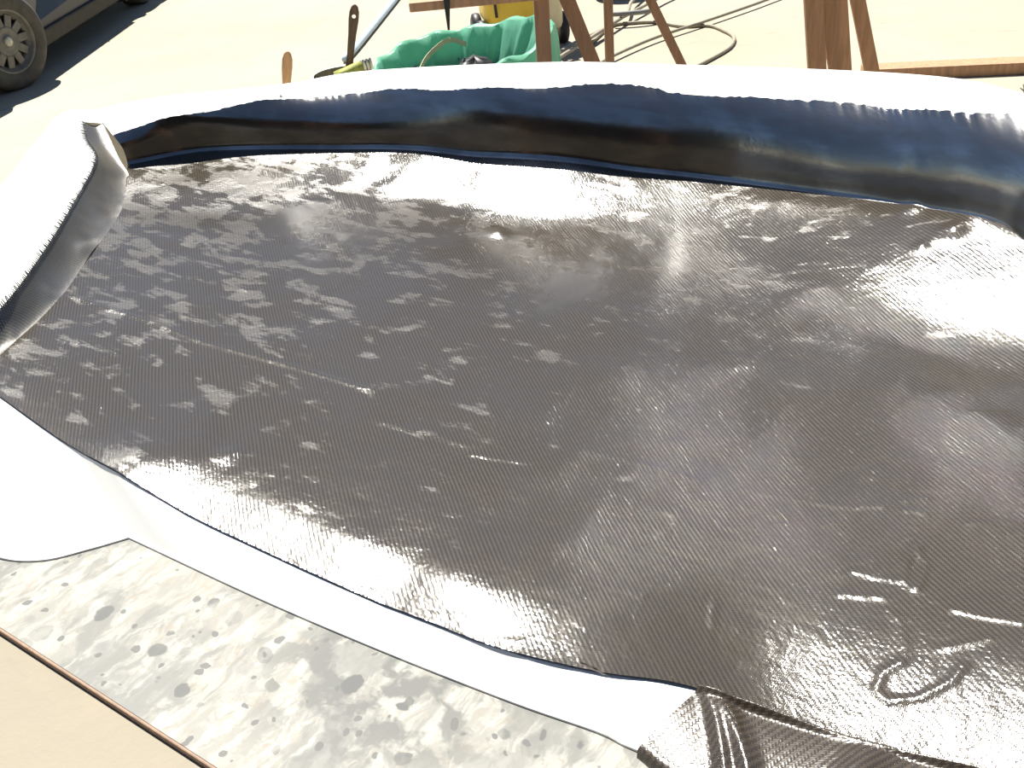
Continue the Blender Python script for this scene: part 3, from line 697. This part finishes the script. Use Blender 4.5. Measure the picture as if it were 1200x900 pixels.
sp = MB(); z0 = Vector(atY(524, 3, 2.93)); z1 = Vector(atY(525.5, 35, 2.93))
sp.add([z0 + Vector((-.010, 0, .02)), z0 + Vector((.010, 0, .02)), z1 + Vector((.004, 0, 0)), z1 + Vector((-.002, 0, 0)),
        z0 + Vector((-.010, -.004, .02)), z0 + Vector((.010, -.004, .02)), z1 + Vector((.004, -.004, 0)), z1 + Vector((-.002, -.004, 0))],
       [(0, 1, 2, 3), (7, 6, 5, 4), (0, 4, 5, 1), (1, 5, 6, 2), (2, 6, 7, 3), (3, 7, 4, 0)])
tag(sp.build('webbing_strap', M['black_strap']), 'black tapered strap hanging from the sawhorse cross board', 'strap')
# plank on the ground at the right
pa, pb = Vector(at(1010, 92, 0)), Vector(at(1320, 78, 0))
tag(MB().bar(pa + Vector((0, 0, .03)), pb + Vector((0, 0, .03)), .12, .06, side=(0, 1, 0)).build('wooden_plank', M['wood_raw'], None, bevel=.004), 'long brown wooden plank lying on the concrete at far right', 'plank')

# ------------------------------------------------------------------ yellow machine
mp = at(612, 60, 0); mx, my = mp[0], 6.55
mc = empty('workshop_vacuum', (mx, my, 0), math.radians(8)); tag(mc, 'yellow plastic machine with dark wheels behind the green liner', 'machine')
MB().box((0, 0, .34), (.46, .36, .44)).build('body', M['yellow'], mc, True, bevel=.09, seg=5)
MB().box((0, 0, .62), (.36, .28, .16)).build('top_cover', M['yellow'], mc, True, bevel=.05, seg=4)
MB().box((.185, -.155, .27), (.11, .09, .34)).build('side_panel', M['cream'], mc, True, bevel=.04, seg=4)
v_ = MB(); v_.add([(-.10, -.185, .30), (.03, -.185, .30), (-.09, -.185, .42), (-.10, -.20, .30), (.03, -.20, .30), (-.09, -.20, .42)], [(0, 2, 1), (3, 4, 5), (0, 1, 4, 3), (1, 2, 5, 4), (2, 0, 3, 5)])
v_.build('vent', M['black'], mc)
for x, y in ((.25, -.10), (-.25, -.10), (.25, .12), (-.25, .12)):
    w_ = MB().lathe([(0, -.03), (.07, -.03), (.09, -.022), (.095, 0), (.09, .022), (.07, .03), (0, .03)], 28).build('wheel', M['black'], mc, True); w_.rotation_euler = (0, math.pi / 2, 0); w_.location = (x, y, .095)
MB().tube([(-.12, -.1, .70), (-.12, -.1, .78), (0, -.1, .80), (.12, -.1, .78), (.12, -.1, .70)], .014, 10).build('handle', M['black'], mc, True)
MB().tube(curve([(-.19, -.16, .60), (-.20, -.22, .48), (-.18, -.205, .35), (-.17, -.21, .22)], 20), .009, 8).build('power_cord', M['black'], mc, True)

# ------------------------------------------------------------------ cables, hose and pipe on the ground
def cable(name, label, px, r, mat, cat='cable', n=60, lift=None):
    P = curve([at(x, y, 0) for x, y in px], n); P[:, 2] = r + (0 if lift is None else lift)
    return tag(MB().tube([tuple(p) for p in P], r, 8).build(name, mat, None, True), label, cat)
cable('extension_cable', 'thin cable coiling in a loop right of the sawhorse', [(690, 55), (716, 33), (740, 29), (770, 28), (800, 33), (830, 32), (848, 38), (860, 46), (855, 58), (830, 73), (800, 88)], .011, M['hose'])
cable('extension_cable', 'long straight cable running diagonally to the top edge', [(700, 82), (722, 70), (768, 50), (828, 30), (880, 12), (930, -6), (1000, -25)], .010, M['hose'], lift=.02)
cable('extension_cable', 'looping double cable between the sawhorse legs', [(645, 80), (672, 62), (705, 45), (733, 27), (740, 12), (756, -2), (790, -14), (800, -8), (775, 5), (748, 20), (735, 27), (725, 33), (690, 56), (650, 82)], .012, M['hose'], lift=.04, n=120)
cable('garden_hose', 'short dark grey hose piece beside the sawhorse leg', [(717, 32), (735, 31), (755, 29), (772, 26)], .016, M['hose_dark'], 'hose', lift=.065)
cable('plastic_pipe', 'pale blue plastic pipe lying beyond the dark brush', [(405, 74), (420, 57), (445, 26), (469, -4), (490, -30)], .022, M['bluepipe'], 'pipe')
# a dark round pan right at the top edge behind the cables
dp = at(718, -6, 0); dpn = empty('black_bucket', (dp[0], dp[1], 0)); tag(dpn, 'dark round bucket beyond the cable loops', 'bucket')
lathe_part('bucket_body', [(0, 0), (.15, 0), (.155, .01), (.19, .26), (.197, .262), (.197, .275), (.185, .275), (.15, .02), (0, .02)], M['bin'], dpn)
MB().tube([(.19 * math.cos(a), -.01, .27 + .0 + .12 * math.sin(a)) for a in np.linspace(0, math.pi, 20)], .004, 6).build('handle', M['steel'], dpn)

# ------------------------------------------------------------------ parked car
cdir = Vector((.06, 1.0, 0)).normalized(); ang = math.atan2(cdir.y, cdir.x)
wc = atY(21, 48, 6.55); wheel_r = .285
car = empty('parked_car', (float(wc[0]) - .06, float(wc[1]), 0), ang)
tag(car, 'dark navy car parked on the concrete at upper left', 'car')
def arc(cx, r, n=14): return [(cx + r * math.cos(a), .27 + r * math.sin(a)) for a in np.linspace(math.pi + .2, -.2, n)]
WB = 2.45
prof = [(-.46, .20), (-.50, .40), (-.48, .52), (-.42, .60), (.15, .80), (.75, 1.26), (1.1, 1.34), (2.2, 1.34), (2.75, 1.24), (3.05, .92), (3.12, .85), (3.14, .45), (3.10, .20)]
outline = prof + [(p[0], p[1]) for p in reversed(arc(WB, .34))] + [(p[0], p[1]) for p in reversed(arc(0, .34))]
def extrude_poly(pts, y0, y1, sa=1, sb=-1):
    n = len(pts); mb = MB(); k_ = lambda z: max(0, z - .5) * .44
    V = [(x, y0 + sa * k_(z), z) for x, z in pts] + [(x, y1 + sb * k_(z), z) for x, z in pts]
    return mb.add(V, [tuple(range(n)), tuple(reversed(range(n, 2 * n)))] + [(i, n + i, n + (i + 1) % n, (i + 1) % n) for i in range(n)])
# local y: +left of travel direction; the side towards the camera is -y
body = extrude_poly(outline, -.02, 1.58).build('body', M['paint'], car, bevel=.03, seg=3)
extrude_poly([(.37, .15), (.37, .25), (2.08, .25), (2.08, .15)], -.045, .03).build('side_sill', M['sill'], car, bevel=.012)
extrude_poly([(.42, .60), (.42, .66), (2.02, .66), (2.02, .60)], -.04, .0, 1, 1).build('side_moulding', M['black'], car, bevel=.008)
for k, px_ in enumerate(([(.42, .92), (.85, 1.23), (1.33, 1.27), (1.33, .92)], [(1.40, .92), (1.40, 1.27), (2.15, 1.27), (2.30, .92)])):
    extrude_poly(px_, -.028, -.015, 1, 1).build('side_window', M['glass'], car)
    extrude_poly(px_, 1.572, 1.588, -1, -1).build('side_window', M['glass'], car)
for x in (1.2, 2.05):
    MB().box((x, .10, .80), (.16, .03, .03)).build('door_handle', M['black'], car, bevel=.008)
    MB().box((x + .17, -.021, .42), (.006, .006, .26)).build('door_gap', M['black'], car)
extrude_poly([(-.52, .20), (-.54, .34), (-.51, .44), (-.45, .44), (-.45, .20)], .0, 1.56).build('bumper', M['black'], car, bevel=.02)
extrude_poly([(3.08, .28), (3.08, .50), (3.18, .50), (3.20, .36), (3.17, .28)], .0, 1.56).build('bumper', M['black'], car, bevel=.02)
MB().box((1.2, .78, .26), (3.2, 1.3, .12)).build('underbody', M['black'], car)
MB().box((0, .12, .36), (.66, .16, .56)).build('wheel_well', M['black'], car); MB().box((WB, .12, .36), (.66, .16, .56)).build('wheel_well', M['black'], car)
def wheel():
    r = wheel_r; w_ = empty('wheel'); w_.parent = car
    ty = MB().lathe([(.185, -.075), (.20, -.088), (.24, -.092), (.268, -.085), (r, -.068), (r + .001, 0), (r, .068), (.268, .085), (.2, .088), (.185, .075)], 64).build('tyre', M['rubber'], w_, True)
    MB().lathe([(.188, -.080), (.180, -.083), (.172, -.070), (.162, -.050), (.150, -.046), (.150, .05), (.188, .075)], 64).build('rim', M['steel'], w_, True)
    MB().lathe([(.150, -.030), (.0, -.028)], 48).build('brake_drum', M['black'], w_, True)
    h = MB(); h.lathe([(.0, -.072), (.028, -.070), (.034, -.060), (.06, -.058), (.078, -.066), (.088, -.060), (.092, -.045), (.0, -.040)], 40); h.build('hub_dish', M['steel'], w_, True)
    for k in range(11):
        q = 2 * math.pi * k / 11; c, s = math.cos(q), math.sin(q)
        sp_ = MB().bar((.085 * c, .085 * s, -.055), (.156 * c, .156 * s, -.050), .048, .012, side=(-s, c, 0)); sp_.build('spoke', M['steel'], w_, bevel=.003)
    MB().lathe([(0, -.084), (.018, -.082), (.027, -.074), (.029, -.066)], 24).build('hub_cap', M['band'], w_, True)
    return w_
w0 = wheel()
def place_wheel(o_, x, y, steer, side):
    # lathe axis z -> car's y; outer face (-z local) to the camera side
    o_.location = (x, y, wheel_r); o_.rotation_euler = (Matrix.Rotation(steer, 3, 'Z') @ Matrix.Rotation(-math.pi / 2 * side, 3, 'X')).to_euler()
place_wheel(w0, 0, .045, math.radians(-24), 1)
for x, y, s_ in ((WB, .07, 1), (0, 1.50, -1), (WB, 1.50, -1)):
    place_wheel(copy_tree(w0, car), x, y, 0, s_)
